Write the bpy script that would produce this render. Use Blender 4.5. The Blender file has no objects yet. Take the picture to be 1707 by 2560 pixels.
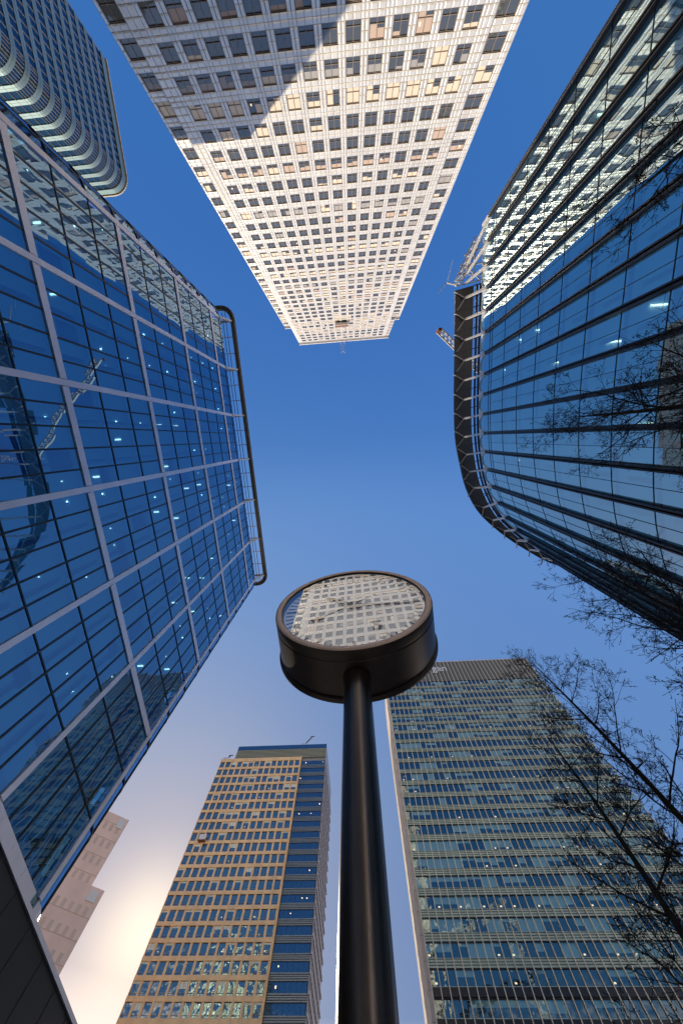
import bpy, math, random
from mathutils import Vector, Matrix
random.seed(7)
C = bpy.context.scene
D = bpy.data
# ---------------------------------------------------------------- camera
CAM_ROT = Matrix(((0.99777, -0.05999, -0.04000), (0.05985, 0.97354, 0.22045), (0.02555, -0.22153, 0.97482)))
def _rot():
    yaw, pit, rol = 0.0614, -0.2234, -0.0262
    cz, sz, cx, sx, c, s = math.cos(yaw), math.sin(yaw), math.cos(pit), math.sin(pit), math.cos(rol), math.sin(rol)
    return Matrix(((cz, -sz, 0), (sz, cz, 0), (0, 0, 1))) @ Matrix(((1, 0, 0), (0, cx, -sx), (0, sx, cx))) @ Matrix(((c, 0, s), (0, 1, 0), (-s, 0, c)))
MR = _rot()
MRT = MR.transposed()
cam_d = D.cameras.new('camera'); cam = D.objects.new('camera', cam_d); C.collection.objects.link(cam)
B3 = Matrix((MR.col[0], -MR.col[1], -MR.col[2])).transposed()
cam.matrix_world = Matrix.Translation((0, 0, 1.6)) @ B3.to_4x4()
cam_d.sensor_fit = 'VERTICAL'; cam_d.sensor_height = 36.0; cam_d.sensor_width = 24.0
cam_d.lens = 36.0 * 812.3 / 2560.0
cam_d.clip_start = 0.05; cam_d.clip_end = 6000
C.camera = cam
# ---------------------------------------------------------------- light
SUN = Vector((-0.415, 0.830, 0.384)).normalized()
ELEV = math.asin(SUN.z); AZ = math.atan2(SUN.x, SUN.y)      # azimuth from +Y towards +X
EXPO = 2 ** 0.35
w = D.worlds.new('World'); C.world = w; w.use_nodes = True
nt = w.node_tree; nt.nodes.clear()
sky = nt.nodes.new('ShaderNodeTexSky'); sky.sky_type = 'NISHITA'; sky.sun_disc = False
sky.sun_elevation = ELEV; sky.sun_rotation = AZ
sky.altitude = 0; sky.air_density = 1.0; sky.dust_density = 1.6; sky.ozone_density = 3.0
bg = nt.nodes.new('ShaderNodeBackground'); bg.inputs['Strength'].default_value = 0.10
wo = nt.nodes.new('ShaderNodeOutputWorld')
sep = nt.nodes.new('ShaderNodeSeparateColor'); com = nt.nodes.new('ShaderNodeCombineColor')   # soft tone of a polarised winter sky
nt.links.new(sky.outputs[0], sep.inputs[0])
for ch, (k, pw) in enumerate(((.095, .53), (.195, .31), (.50, .04))):
    p_ = nt.nodes.new('ShaderNodeMath'); p_.operation = 'POWER'; p_.inputs[1].default_value = pw
    q_ = nt.nodes.new('ShaderNodeMath'); q_.operation = 'MULTIPLY'; q_.inputs[1].default_value = k * 10 / EXPO
    nt.links.new(sep.outputs[ch], p_.inputs[0]); nt.links.new(p_.outputs[0], q_.inputs[0]); nt.links.new(q_.outputs[0], com.inputs[ch])
geo = nt.nodes.new('ShaderNodeTexCoord'); sx0 = nt.nodes.new('ShaderNodeSeparateXYZ'); r0 = nt.nodes.new('ShaderNodeMapRange'); cr0 = nt.nodes.new('ShaderNodeValToRGB'); ml0 = nt.nodes.new('ShaderNodeVectorMath'); ml0.operation = 'MULTIPLY'
sc0 = nt.nodes.new('ShaderNodeVectorMath'); sc0.operation = 'SCALE'; sc0.inputs['Scale'].default_value = 2.0
r0.inputs[1].default_value = -1; r0.inputs[2].default_value = 1
cr0.color_ramp.interpolation = 'B_SPLINE'
els = [(0.0, (.30, .40, .46)), (.19, (.24, .38, .45)), (.5, (.48, .51, .51)), (.64, (.92, .75, .63)), (.92, (.43, .42, .46))]
cr0.color_ramp.elements[0].position = els[0][0]; cr0.color_ramp.elements[0].color = (*els[0][1], 1)
cr0.color_ramp.elements[1].position = els[-1][0]; cr0.color_ramp.elements[1].color = (*els[-1][1], 1)
for p_, c_ in els[1:-1]:
    e_ = cr0.color_ramp.elements.new(p_); e_.color = (*c_, 1)
nt.links.new(geo.outputs['Generated'], sx0.inputs[0]); nt.links.new(sx0.outputs[1], r0.inputs[0]); nt.links.new(r0.outputs[0], cr0.inputs[0]); nt.links.new(cr0.outputs[0], sc0.inputs[0])
nt.links.new(sc0.outputs[0], ml0.inputs[0]); nt.links.new(com.outputs[0], ml0.inputs[1])
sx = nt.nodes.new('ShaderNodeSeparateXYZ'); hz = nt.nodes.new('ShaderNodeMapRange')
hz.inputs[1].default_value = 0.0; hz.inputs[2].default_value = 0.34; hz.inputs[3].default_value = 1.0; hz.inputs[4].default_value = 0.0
add = nt.nodes.new('ShaderNodeMix'); add.data_type = 'RGBA'; add.blend_type = 'ADD'; add.inputs[7].default_value = (24.0, 19.0, 13.5, 1)   # pale sky band added below the view to brighten the shaded facades
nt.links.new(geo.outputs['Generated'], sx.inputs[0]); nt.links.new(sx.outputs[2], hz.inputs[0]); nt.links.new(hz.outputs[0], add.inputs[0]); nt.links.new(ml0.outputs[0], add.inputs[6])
dt = nt.nodes.new('ShaderNodeVectorMath'); dt.operation = 'DOT_PRODUCT'; dt.inputs[1].default_value = SUN
nt.links.new(geo.outputs['Generated'], dt.inputs[0]); last = add
for k_, e_ in ((.14, 14), (4.5, 300)):                    # glare of the hazy air round the sun
    pw_ = nt.nodes.new('ShaderNodeMath'); pw_.operation = 'POWER'; pw_.inputs[1].default_value = e_; pw_.use_clamp = True
    mm_ = nt.nodes.new('ShaderNodeMix'); mm_.data_type = 'RGBA'; mm_.blend_type = 'ADD'; mm_.inputs[7].default_value = (k_, k_ * .84, k_ * .50, 1)
    nt.links.new(dt.outputs['Value'], pw_.inputs[0]); nt.links.new(pw_.outputs[0], mm_.inputs[0]); nt.links.new(last.outputs[2], mm_.inputs[6]); last = mm_
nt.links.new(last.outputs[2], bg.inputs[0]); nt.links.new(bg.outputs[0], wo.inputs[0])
sd = D.lights.new('sun', 'SUN'); sd.energy = 3.1; sd.angle = math.radians(0.5); sd.color = (1.0, 0.86, 0.66)
so = D.objects.new('sun', sd); C.collection.objects.link(so)
so.rotation_euler = SUN.to_track_quat('Z', 'Y').to_euler()
C.view_settings.view_transform = 'Standard'; C.view_settings.look = 'None'
C.view_settings.exposure = math.log2(EXPO); C.view_settings.gamma = 1.0
C.render.engine = 'CYCLES'
C.cycles.max_bounces = 8; C.cycles.transparent_max_bounces = 10; C.cycles.glossy_bounces = 4
C.cycles.caustics_reflective = False; C.cycles.caustics_refractive = False
C.render.resolution_x = 682; C.render.resolution_y = 1024

def project(p):
    v = MRT @ (Vector(p) - Vector((0, 0, 1.6)))
    if v.z <= 0.01: return None
    return (853.5 + 812.3 * v.x / v.z, 1280 + 812.3 * v.y / v.z)
def seen_size(ps):
    """area in the picture of a polygon, 0 when its middle is out of frame"""
    q = [project(p) for p in ps]
    if any(a is None for a in q): return 0
    cx = sum(a[0] for a in q) / len(q); cy = sum(a[1] for a in q) / len(q)
    if not (0 < cx < 1707 and 0 < cy < 2560): return 0
    a = 0
    for i in range(len(q)):
        a += q[i - 1][0] * q[i][1] - q[i][0] * q[i - 1][1]
    return abs(a) / 2
# ---------------------------------------------------------------- materials
MATS = {}
def mat(name, color=(.5, .5, .5), rough=.6, metal=0.0, spec=.5, noise=0.0, nscale=1.0, bump=0.0, bscale=5.0, emit=None, estr=0.0, stretch=(1, 1, 1)):
    m = D.materials.new(name); m.use_nodes = True; n = m.node_tree; b = n.nodes['Principled BSDF']
    b.inputs['Base Color'].default_value = (*color, 1); b.inputs['Roughness'].default_value = rough
    b.inputs['Metallic'].default_value = metal; b.inputs['Specular IOR Level'].default_value = spec
    tc = None
    if noise or bump:
        tc = n.nodes.new('ShaderNodeTexCoord'); mp = n.nodes.new('ShaderNodeMapping'); mp.inputs['Scale'].default_value = stretch
        n.links.new(tc.outputs['Object'], mp.inputs[0])
    if noise:
        t = n.nodes.new('ShaderNodeTexNoise'); t.inputs['Scale'].default_value = nscale; t.inputs['Detail'].default_value = 6
        n.links.new(mp.outputs[0], t.inputs['Vector'])
        r = n.nodes.new('ShaderNodeMapRange'); r.inputs[1].default_value = .3; r.inputs[2].default_value = .7
        r.inputs[3].default_value = 1 - noise; r.inputs[4].default_value = 1 + noise
        n.links.new(t.outputs[0], r.inputs[0])
        mx = n.nodes.new('ShaderNodeVectorMath'); mx.operation = 'SCALE'; mx.inputs[0].default_value = color
        n.links.new(r.outputs[0], mx.inputs['Scale']); n.links.new(mx.outputs[0], b.inputs['Base Color'])
    if bump:
        t2 = n.nodes.new('ShaderNodeTexNoise'); t2.inputs['Scale'].default_value = bscale; t2.inputs['Detail'].default_value = 3
        n.links.new(mp.outputs[0], t2.inputs['Vector'])
        bp = n.nodes.new('ShaderNodeBump'); bp.inputs['Strength'].default_value = bump; bp.inputs['Distance'].default_value = .1
        n.links.new(t2.outputs[0], bp.inputs['Height']); n.links.new(bp.outputs[0], b.inputs['Normal'])
    if emit:
        b.inputs['Emission Color'].default_value = (*emit, 1); b.inputs['Emission Strength'].default_value = estr
    MATS[name] = m; return m
def glass(name, tint=(.1, .3, .5), refl=(.8, .9, 1.0), base=.35, rough=.01, wave=.02, wscale=.25, behind=None, stretch=(1, 1, 1), cell=None, tilt=0.0):
    """coated facade glass: mirror-like outside, the room (or a dark body) behind it; every pane tilts a little"""
    m = D.materials.new(name); m.use_nodes = True; n = m.node_tree; n.nodes.clear()
    out = n.nodes.new('ShaderNodeOutputMaterial'); mix = n.nodes.new('ShaderNodeMixShader')
    g = n.nodes.new('ShaderNodeBsdfGlossy'); g.inputs['Color'].default_value = (*refl, 1); g.inputs['Roughness'].default_value = rough
    if behind is None:
        t = n.nodes.new('ShaderNodeBsdfTransparent'); t.inputs['Color'].default_value = (*tint, 1)
    else:
        t = n.nodes.new('ShaderNodeBsdfDiffuse'); t.inputs['Color'].default_value = (*tint, 1)
    lf = n.nodes.new('ShaderNodeLayerWeight'); lf.inputs['Blend'].default_value = .5
    lw = n.nodes.new('ShaderNodeMath'); lw.operation = 'POWER'; lw.inputs[1].default_value = 3.5; n.links.new(lf.outputs['Facing'], lw.inputs[0])
    mr = n.nodes.new('ShaderNodeMapRange'); mr.inputs[1].default_value = 0; mr.inputs[2].default_value = 1; mr.inputs[3].default_value = base; mr.inputs[4].default_value = 1
    n.links.new(lw.outputs[0], mr.inputs[0]); n.links.new(mr.outputs[0], mix.inputs[0])
    tc = n.nodes.new('ShaderNodeTexCoord'); mp = n.nodes.new('ShaderNodeMapping'); mp.inputs['Scale'].default_value = stretch
    n.links.new(tc.outputs['Object'], mp.inputs[0])
    no = n.nodes.new('ShaderNodeTexNoise'); no.inputs['Scale'].default_value = wscale; no.inputs['Detail'].default_value = 1.5
    n.links.new(mp.outputs[0], no.inputs['Vector'])
    bp = n.nodes.new('ShaderNodeBump'); bp.inputs['Strength'].default_value = 1.0; bp.inputs['Distance'].default_value = wave
    n.links.new(no.outputs[0], bp.inputs['Height'])
    nrm = bp.outputs[0]
    if cell:
        dv = n.nodes.new('ShaderNodeVectorMath'); dv.operation = 'DIVIDE'; dv.inputs[1].default_value = cell
        ad = n.nodes.new('ShaderNodeVectorMath'); ad.operation = 'ADD'; ad.inputs[1].default_value = (.013, .017, .011)
        fl = n.nodes.new('ShaderNodeVectorMath'); fl.operation = 'FLOOR'
        wn = n.nodes.new('ShaderNodeTexWhiteNoise'); wn.noise_dimensions = '3D'
        sb = n.nodes.new('ShaderNodeVectorMath'); sb.operation = 'SUBTRACT'; sb.inputs[1].default_value = (.5, .5, .5)
        sc = n.nodes.new('ShaderNodeVectorMath'); sc.operation = 'SCALE'; sc.inputs['Scale'].default_value = tilt
        a2 = n.nodes.new('ShaderNodeVectorMath'); a2.operation = 'ADD'
        nn = n.nodes.new('ShaderNodeVectorMath'); nn.operation = 'NORMALIZE'
        n.links.new(tc.outputs['Object'], dv.inputs[0]); n.links.new(dv.outputs[0], ad.inputs[0]); n.links.new(ad.outputs[0], fl.inputs[0])
        n.links.new(fl.outputs[0], wn.inputs['Vector']); n.links.new(wn.outputs['Color'], sb.inputs[0]); n.links.new(sb.outputs[0], sc.inputs[0])
        n.links.new(sc.outputs[0], a2.inputs[0]); n.links.new(bp.outputs[0], a2.inputs[1]); n.links.new(a2.outputs[0], nn.inputs[0])
        nrm = nn.outputs[0]
    n.links.new(nrm, g.inputs['Normal'])
    n.links.new(t.outputs[0], mix.inputs[1]); n.links.new(g.outputs[0], mix.inputs[2]); n.links.new(mix.outputs[0], out.inputs[0])
    MATS[name] = m; return m
def lamp(name, color, s):
    return mat(name, (.8, .8, .8), .5, emit=color, estr=s)

mat('steel', (.95, .91, .84), .32, .42, noise=.10, nscale=.35, bump=.10, bscale=1.5)
mat('steel_seam', (.24, .23, .24), .6)
mat('tower_frame', (.30, .24, .20), .45)
mat('blind', (.84, .73, .60), .7, noise=.05, nscale=.5)
mat('blind_pink', (.60, .47, .40), .7, noise=.05, nscale=.5)
mat('blind_dim', (.40, .40, .42), .6, noise=.05, nscale=.5)
glass('tower_glass', (.10, .105, .10), (.70, .78, .82), .20, .02, .02, .4, behind=1, cell=(3.7, 50, 4.93), tilt=.03)
mat('grey_metal', (.74, .71, .74), .40, .45, noise=.06, nscale=.6)
mat('dark_metal', (.022, .02, .022), .35, .3)
mat('black_trim', (.012, .012, .014), .3)
mat('concrete', (.33, .31, .29), .85, noise=.1, nscale=.2)
mat('room_ceiling', (.55, .62, .68), .8, emit=(.5, .8, 1), estr=.05)  # ceilings given a faint glow of their own to brighten the rooms
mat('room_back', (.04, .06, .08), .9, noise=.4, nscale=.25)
mat('blue_blind', (.70, .80, .9), .7)
mat('room_column', (.75, .82, .9), .7)
lamp('ceiling_lamp', (1, .55, .36), 22.0)
lamp('dim_lamp', (1, .42, .22), 9.0)
lamp('warm_lamp', (1, .62, .25), 1.3)
lamp('desk_lamp', (1, .66, .34), 1.4)
glass('blue_glass', (.07, .34, .70), (.44, .66, .84), .33, .003, .035, .16, cell=(50, 1.999, 4.4), tilt=.012)
glass('teal_glass', (.16, .62, .95), (.72, .90, .92), .50, .003, .030, .22, stretch=(1, 1, .6))
glass('bank_glass', (.66, .82, .82), (.80, .96, .90), .26, .01, .03, .5, cell=(1.95, 50, 4.0), tilt=.02)
mat('bank_spandrel', (.54, .66, .54), .4, .1, noise=.1, nscale=.3)
mat('bank_mullion', (.90, .80, .60), .5, .0)
mat('bank_louver', (.26, .26, .22), .5, .3)
mat('bank_blind', (.82, .90, .80), .6)
mat('limestone', (.60, .52, .43), .85, noise=.12, nscale=.5)
mat('letter_white', (.85, .85, .85), .5)
mat('gold_stone', (.96, .66, .34), .5, noise=.14, nscale=.35, stretch=(1, 1, .3))
glass('gold_glass', (.03, .05, .055), (.86, .92, .84), .42, .01, .12, .5, behind=1, cell=(3.27, 50, 4.234), tilt=.035)
glass('side_glass', (.03, .06, .08), (.42, .62, .78), .32, .01, .03, .5, behind=1)
mat('side_metal', (.30, .33, .32), .4, .4)
mat('crown_metal', (.42, .42, .30), .5, .2)
mat('fin_white', (.50, .48, .52), .5)
mat('bank_far_steel', (.28, .40, .40), .32, .5, noise=.08, nscale=.1)
glass('far_glass', (.010, .03, .05), (.16, .34, .50), .30, .02, .02, .3, behind=1)
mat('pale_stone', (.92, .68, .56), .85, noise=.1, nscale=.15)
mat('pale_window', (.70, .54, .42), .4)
mat('clock_metal', (.15, .125, .11), .27, .9, noise=.10, nscale=8)
mat('bezel_metal', (.74, .57, .47), .5, .35)  # front ring coloured lighter for the light bounced off the steel tower
mat('clock_black', (.045, .036, .034), .40, .5, noise=.25, nscale=5, bump=.015, bscale=60)
mat('dial', (.86, .88, .90), .5, emit=(.9, .95, 1), estr=.12)  # slight glow added to the dial so the hands stand out
mat('dial_mark', (.006, .006, .007), .5)
mat('dial_red', (.25, .02, .015), .5)
glass('clock_glass', (.97, .97, .97), (1, 1, 1), .24, .004, .00008, 3.0)
mat('canopy_dark', (.13, .11, .075), .35, .4)
mat('bracket', (.62, .60, .57), .45, .3)
mat('bracket_gold', (.42, .35, .25), .4, .4)
mat('eyebrow', (.20, .17, .12), .45, .3)
mat('white_paint', (.80, .78, .74), .45)
mat('bark', (.030, .024, .020), .9, noise=.3, nscale=6)
mat('seed', (.022, .016, .013), .9)
mat('paving', (.30, .29, .27), .8, noise=.15, nscale=.8)
mat('asphalt', (.05, .05, .052), .9, noise=.15, nscale=2)
mat('cradle_red', (.22, .09, .05), .6)

# ---------------------------------------------------------------- mesh helpers
class MB:
    def __init__(s): s.v = []; s.f = []; s.m = []; s.names = []; s.smooth = False
    def mi(s, name):
        if name not in s.names: s.names.append(name)
        return s.names.index(name)
    def poly(s, ps, m):
        k = len(s.v); s.v.extend([tuple(p) for p in ps]); s.f.append(tuple(range(k, k + len(ps)))); s.m.append(s.mi(m))
    def box(s, a, b, m, P=None, skip=''):
        x0, y0, z0 = a; x1, y1, z1 = b
        c = [(x0, y0, z0), (x1, y0, z0), (x1, y1, z0), (x0, y1, z0), (x0, y0, z1), (x1, y0, z1), (x1, y1, z1), (x0, y1, z1)]
        if P: c = [P(*q) for q in c]
        k = len(s.v); s.v.extend([tuple(q) for q in c]); i = s.mi(m)
        for f in ((0, 3, 2, 1), (4, 5, 6, 7), (0, 1, 5, 4), (1, 2, 6, 5), (2, 3, 7, 6), (3, 0, 4, 7)):
            s.f.append(tuple(k + q for q in f)); s.m.append(i)
    def pillow(s, u0, u1, v0, v1, w0, w1, ins, m, P):
        """a cladding panel whose edges roll back"""
        o = [P(u0, w0, v0), P(u1, w0, v0), P(u1, w0, v1), P(u0, w0, v1)]
        i = [P(u0 + ins, w1, v0 + ins), P(u1 - ins, w1, v0 + ins), P(u1 - ins, w1, v1 - ins), P(u0 + ins, w1, v1 - ins)]
        k = len(s.v); s.v.extend([tuple(q) for q in o + i]); j = s.mi(m)
        s.f.append((k + 4, k + 5, k + 6, k + 7)); s.m.append(j)
        for a in range(4):
            b = (a + 1) % 4; s.f.append((k + a, k + b, k + 4 + b, k + 4 + a)); s.m.append(j)
    def bar(s, p, q, wd, ht, m, up=(0, 0, 1)):
        p = Vector(p); q = Vector(q); d = (q - p)
        if d.length < 1e-6: return
        d.normalize(); up = Vector(up)
        if abs(d.dot(up)) > .98: up = Vector((1, 0, 0))
        r = d.cross(up).normalized() * wd / 2; t = r.cross(d).normalized() * ht / 2
        c = [p - r - t, p + r - t, p + r + t, p - r + t, q - r - t, q + r - t, q + r + t, q - r + t]
        k = len(s.v); s.v.extend([tuple(x) for x in c]); i = s.mi(m)
        for f in ((3, 2, 1, 0), (4, 5, 6, 7), (0, 1, 5, 4), (1, 2, 6, 5), (2, 3, 7, 6), (3, 0, 4, 7)):
            s.f.append(tuple(k + x for x in f)); s.m.append(i)
    def tube(s, pts, rads, m, n=6, caps=True):
        pts = [Vector(p) for p in pts]; i = s.mi(m); rings = []
        d0 = (pts[1] - pts[0]).normalized(); r = d0.orthogonal().normalized()
        for j, p in enumerate(pts):
            d = (pts[min(j + 1, len(pts) - 1)] - pts[max(j - 1, 0)]).normalized()
            r = (r - d * r.dot(d)); r = r.normalized() if r.length > 1e-6 else d.orthogonal().normalized()
            t = d.cross(r); k = len(s.v)
            for a in range(n):
                an = 2 * math.pi * a / n
                s.v.append(tuple(p + (r * math.cos(an) + t * math.sin(an)) * rads[j]))
            rings.append(k)
        for j in range(len(pts) - 1):
            a, b = rings[j], rings[j + 1]
            for q in range(n):
                q2 = (q + 1) % n; s.f.append((a + q, a + q2, b + q2, b + q)); s.m.append(i)
        if caps:
            s.f.append(tuple(rings[0] + q for q in range(n))[::-1]); s.m.append(i)
            s.f.append(tuple(rings[-1] + q for q in range(n))); s.m.append(i)
    def build(s, name, parent=None, smooth=False):
        me = D.meshes.new(name); me.from_pydata(s.v, [], s.f)
        for nme in s.names: me.materials.append(MATS[nme])
        me.polygons.foreach_set('material_index', s.m)
        if smooth: me.polygons.foreach_set('use_smooth', [True] * len(s.f))
        me.update(); o = D.objects.new(name, me); C.collection.objects.link(o)
        if parent: o.parent = parent
        return o
def tag(o, label, cat, group=None, kind=None):
    o['label'] = label; o['category'] = cat
    if group: o['group'] = group
    if kind: o['kind'] = kind
    return o
def thing(name, label, cat, group=None):
    o = D.objects.new(name, None); C.collection.objects.link(o); o.empty_display_size = .5
    return tag(o, label, cat, group)
def struct(mb, name, label):
    o = mb.build(name); o['kind'] = 'structure'; o['label'] = label; o['category'] = name.replace('_', ' '); return o
def split_windows(parent, items, part, rest_label=None, limit=100):
    """items: list of (outline for ranking, pane MB, {subpart: MB}); the 100 that show largest become parts, the rest one part"""
    ranked = sorted(range(len(items)), key=lambda i: -seen_size(items[i][0]))
    rest = MB()
    for r, i in enumerate(ranked):
        outline, pane, subs = items[i]
        if r < limit:
            o = pane.build(part, parent)
            for nm, mb in subs.items():
                if mb.f: mb.build(nm, o)
        else:
            for mb in [pane] + list(subs.values()):
                k = len(rest.v); rest.v.extend(mb.v)
                for f, mm in zip(mb.f, mb.m):
                    rest.f.append(tuple(k + q for q in f)); rest.m.append(rest.mi(mb.names[mm]))
    if rest.f:
        o = rest.build(part, parent); o['kind'] = 'stuff'

# ================================================================ ground
g = MB(); g.poly([(-2500, -2500, 0), (2500, -2500, 0), (2500, 2500, 0), (-2500, 2500, 0)], 'asphalt')
struct(g, 'ground', 'asphalt ground between the towers')
g = MB(); g.box((-22, -50, .004), (20, 60, .12), 'paving'); struct(g, 'plaza_paving', 'stone paving of the square under the clock')

# ================================================================ steel tower (north side)
TY = -62.2
def tower():
    t = thing('office_tower', 'tallest tower, clad in pale steel panels with a square grid of windows, top centre', 'skyscraper')
    t.location = (0, TY, 0)
    def P(u, w, v): return (u, w, v)                 # local: origin at the foot of the facade, w outwards = +y
    body = MB()
    body.box((-32.6, -56, 0), (31.0, -1.45, 203), 'concrete'); body.box((-29.6, -55, 203), (28.7, -.60, 233.5), 'concrete')
    body.box((-29.3, -1.5, 0), (26.3, -.62, 202.9), 'concrete')
    body.build('core', t)
    clad = MB(); items = []
    p = 4.93; z0 = 66.4 - 13 * p + .35
    def cell(u0, v, wof, win_w, marg, cols=2, show=True):
        """one window bay from u0: pier strip, window, pier strip; v = sill"""
        a = u0 + marg; b = a + win_w; e = b + marg; s = .035; wb = wof - .02; wt = wof + .06
        H = 3.0
        for h0, h1 in ((0, H / 2), (H / 2, H)):
            clad.pillow(u0 + .06, a - s * .6, v + h0 + s, v + h1 - s * .4, wb, wt, .19, 'steel', P)
            clad.pillow(b + s * .6, e - .06, v + h0 + s, v + h1 - s * .4, wb, wt, .19, 'steel', P)
        mid = (a + b) / 2
        for h0, h1 in ((H, H + .96), (H + .96, p)):
            for x0, x1 in ((u0, a), (a, mid), (mid, b), (b, e)):
                clad.pillow(x0 + s, x1 - s * .5, v + h0 + s * .6, v + h1 - s, wb, wt, .19, 'steel', P)
        # reveals round the opening
        clad.box((a - .03, wof - .34, v), (a, wof + .01, v + H), 'tower_frame', P)
        clad.box((b, wof - .34, v), (b + .03, wof + .01, v + H), 'tower_frame', P)
        pane = MB(); gw = wof - .22
        pane.poly([P(a, gw, v), P(b, gw, v), P(b, gw, v + H), P(a, gw, v + H)], 'tower_glass')
        fr = MB(); fw = gw + .10
        fr.box((a, gw, v), (b, fw, v + .10), 'tower_frame', P); fr.box((a, gw, v + H - .10), (b, fw, v + H), 'tower_frame', P)
        fr.box((a, gw, v + .1), (a + .09, fw, v + H - .1), 'tower_frame', P); fr.box((b - .09, gw, v + .1), (b, fw, v + H - .1), 'tower_frame', P)
        fr.box((mid - .045, gw, v + .1), (mid + .045, fw - .003, v + H - .1), 'tower_frame', P)
        fr.box((a + .09, gw, v + .88), (mid - .045, fw - .006, v + .97), 'tower_frame', P); fr.box((mid + .045, gw, v + .88), (b - .09, fw - .006, v + .97), 'tower_frame', P)
        bl = MB(); fr_ = random.Random(int(v * 7)); mood = fr_.random(); kind = fr_.choice(('blind', 'blind', 'blind_dim', 'blind_pink')); hmain = fr_.choice((.6, 1.2, 2.0, 2.0, 2.78))
        pb = .18 if mood < .35 else (.5 if mood < .6 else .92)
        if random.random() < pb:
            m = kind if random.random() < .8 else 'blind'
            h = hmain if random.random() < .7 else random.choice((.4, 1.0, 1.6, 2.0, 2.78))
            for x0, x1 in ((a + .09, mid - .045), (mid + .045, b - .09)):
                hh = h if random.random() < .75 else h * random.uniform(.4, 1)
                if random.random() < .08: continue
                bl.poly([P(x0, gw + .012, v + H - .1 - hh), P(x1, gw + .012, v + H - .1 - hh), P(x1, gw + .012, v + H - .1), P(x0, gw + .012, v + H - .1)], m)
        lt = MB()
        if random.random() < .06:
            lx = random.uniform(a + .3, b - .4); lz = v + random.uniform(.9, 1.8)
            lt.poly([P(lx, gw + .016, lz), P(lx + .22, gw + .016, lz), P(lx + .22, gw + .016, lz + .55), P(lx, gw + .016, lz + .55)], 'warm_lamp')
        w3 = [(q[0], q[1] + TY, q[2]) for q in pane.v]
        items.append((w3, pane, {'frame': fr, 'blind': bl, 'ceiling_light': lt}))
    def fill(u0, u1, v0, v1, wof, nx):
        for i in range(nx):
            a = u0 + (u1 - u0) * i / nx; b = u0 + (u1 - u0) * (i + 1) / nx
            clad.pillow(a + .035, b - .035, v0 + .03, v1 - .03, wof - .02, wof + .06, .15, 'steel', P)
    nfl = 34
    back = MB()
    back.box((-29.3, -.60, 0), (26.3, -.26, 233.4), 'steel_seam'); back.box((-29.3, -.26, 0), (26.3, -.25, 2.3), 'steel_seam')
    for k in range(0, 46):
        v = z0 + k * p
        if v + p > 234: break
        if v < 20:  # low storeys, never above the nearer roofs: plain panel rows
            for c in range(15): fill(-29.3 + c * 3.707, -29.3 + (c + 1) * 3.707, v, v + p, 0, 1)
            continue
        for c in range(14):
            cell(-27.08 + c * 3.7, v, 0, 2.45, .625)
        for h0, h1 in ((0, 1.5), (1.5, 3.0), (3.0, 3.96), (3.96, p)):
            fill(-29.3, -27.08, v + h0, v + h1, 0, 2)
            fill(24.72, 26.30, v + h0, v + h1, 0, 2)
        if v + p < 204:
            cell(-32.9, v, -1.0, 2.5, .55); cell(26.36, v, -1.0, 3.1, .45)
            for h0, h1 in ((0, 1.5), (1.5, 3.0), (3.0, 3.96), (3.96, p)): fill(30.36, 31.3, v + h0, v + h1, -1.0, 1)
        else:
            cell(26.36, v, -.5, 1.7, .4)
    # solid seams behind the panels of each bay (dark joint lines) between window openings
    for k in range(0, 46):
        v = z0 + k * p
        if v + p > 234: break
        for c in range(15):
            x = -27.08 + c * 3.7
            xa = -29.3 if c == 0 else x - .60; xb = 26.3 if c == 14 else x + .60
            back.box((xa, -.26, v), (xb, -.03, v + 3.0), 'steel_seam')
        back.box((-29.3, -.26, v + 3.0), (26.3, -.03, v + p), 'steel_seam')
        if v + p < 204:
            back.box((-32.9, -1.26, v + 3.0), (-29.31, -1.03, v + p), 'steel_seam'); back.box((26.31, -1.26, v + 3.0), (31.3, -1.03, v + p), 'steel_seam')
            for a, b in ((-32.9, -32.38), (-29.86, -29.31), (26.31, 26.80), (29.92, 31.3)):
                back.box((a, -1.26, v), (b, -1.03, v + 3.0), 'steel_seam')
        else:
            back.box((26.31, -.80, v), (28.9, -.77, v + p), 'steel_seam')
    back.box((26.31, -.85, 203.5), (28.95, -.80, 233.4), 'steel_seam')
    back.box((-32.9, -1.5, 0), (-29.31, -1.26, 203.4), 'steel_seam'); back.box((26.31, -1.5, 0), (31.3, -1.26, 203.4), 'steel_seam')
    back.build('wall', t); clad.build('cladding', t)
    par = MB()
    par.box((-29.6, -3, 233.4), (28.95, .12, 235), 'steel'); par.box((-33.1, -4, 203.4), (-29.62, -.85, 204.6), 'steel'); par.box((28.97, -4, 203.4), (31.5, -.85, 204.6), 'steel')
    par.build('parapet', t)
    split_windows(t, items, 'window')
    r = MB(); c = Vector((-.3, -28, 262))
    for a, b in (((-26, -2), (25, -2)), ((25, -2), (25, -53)), ((25, -53), (-26, -53)), ((-26, -53), (-26, -2))):
        r.poly([(a[0], a[1] - 4, 235), (b[0], b[1] - 4, 235), tuple(c)], 'steel')
    r.build('roof', t)
tower()

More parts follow.
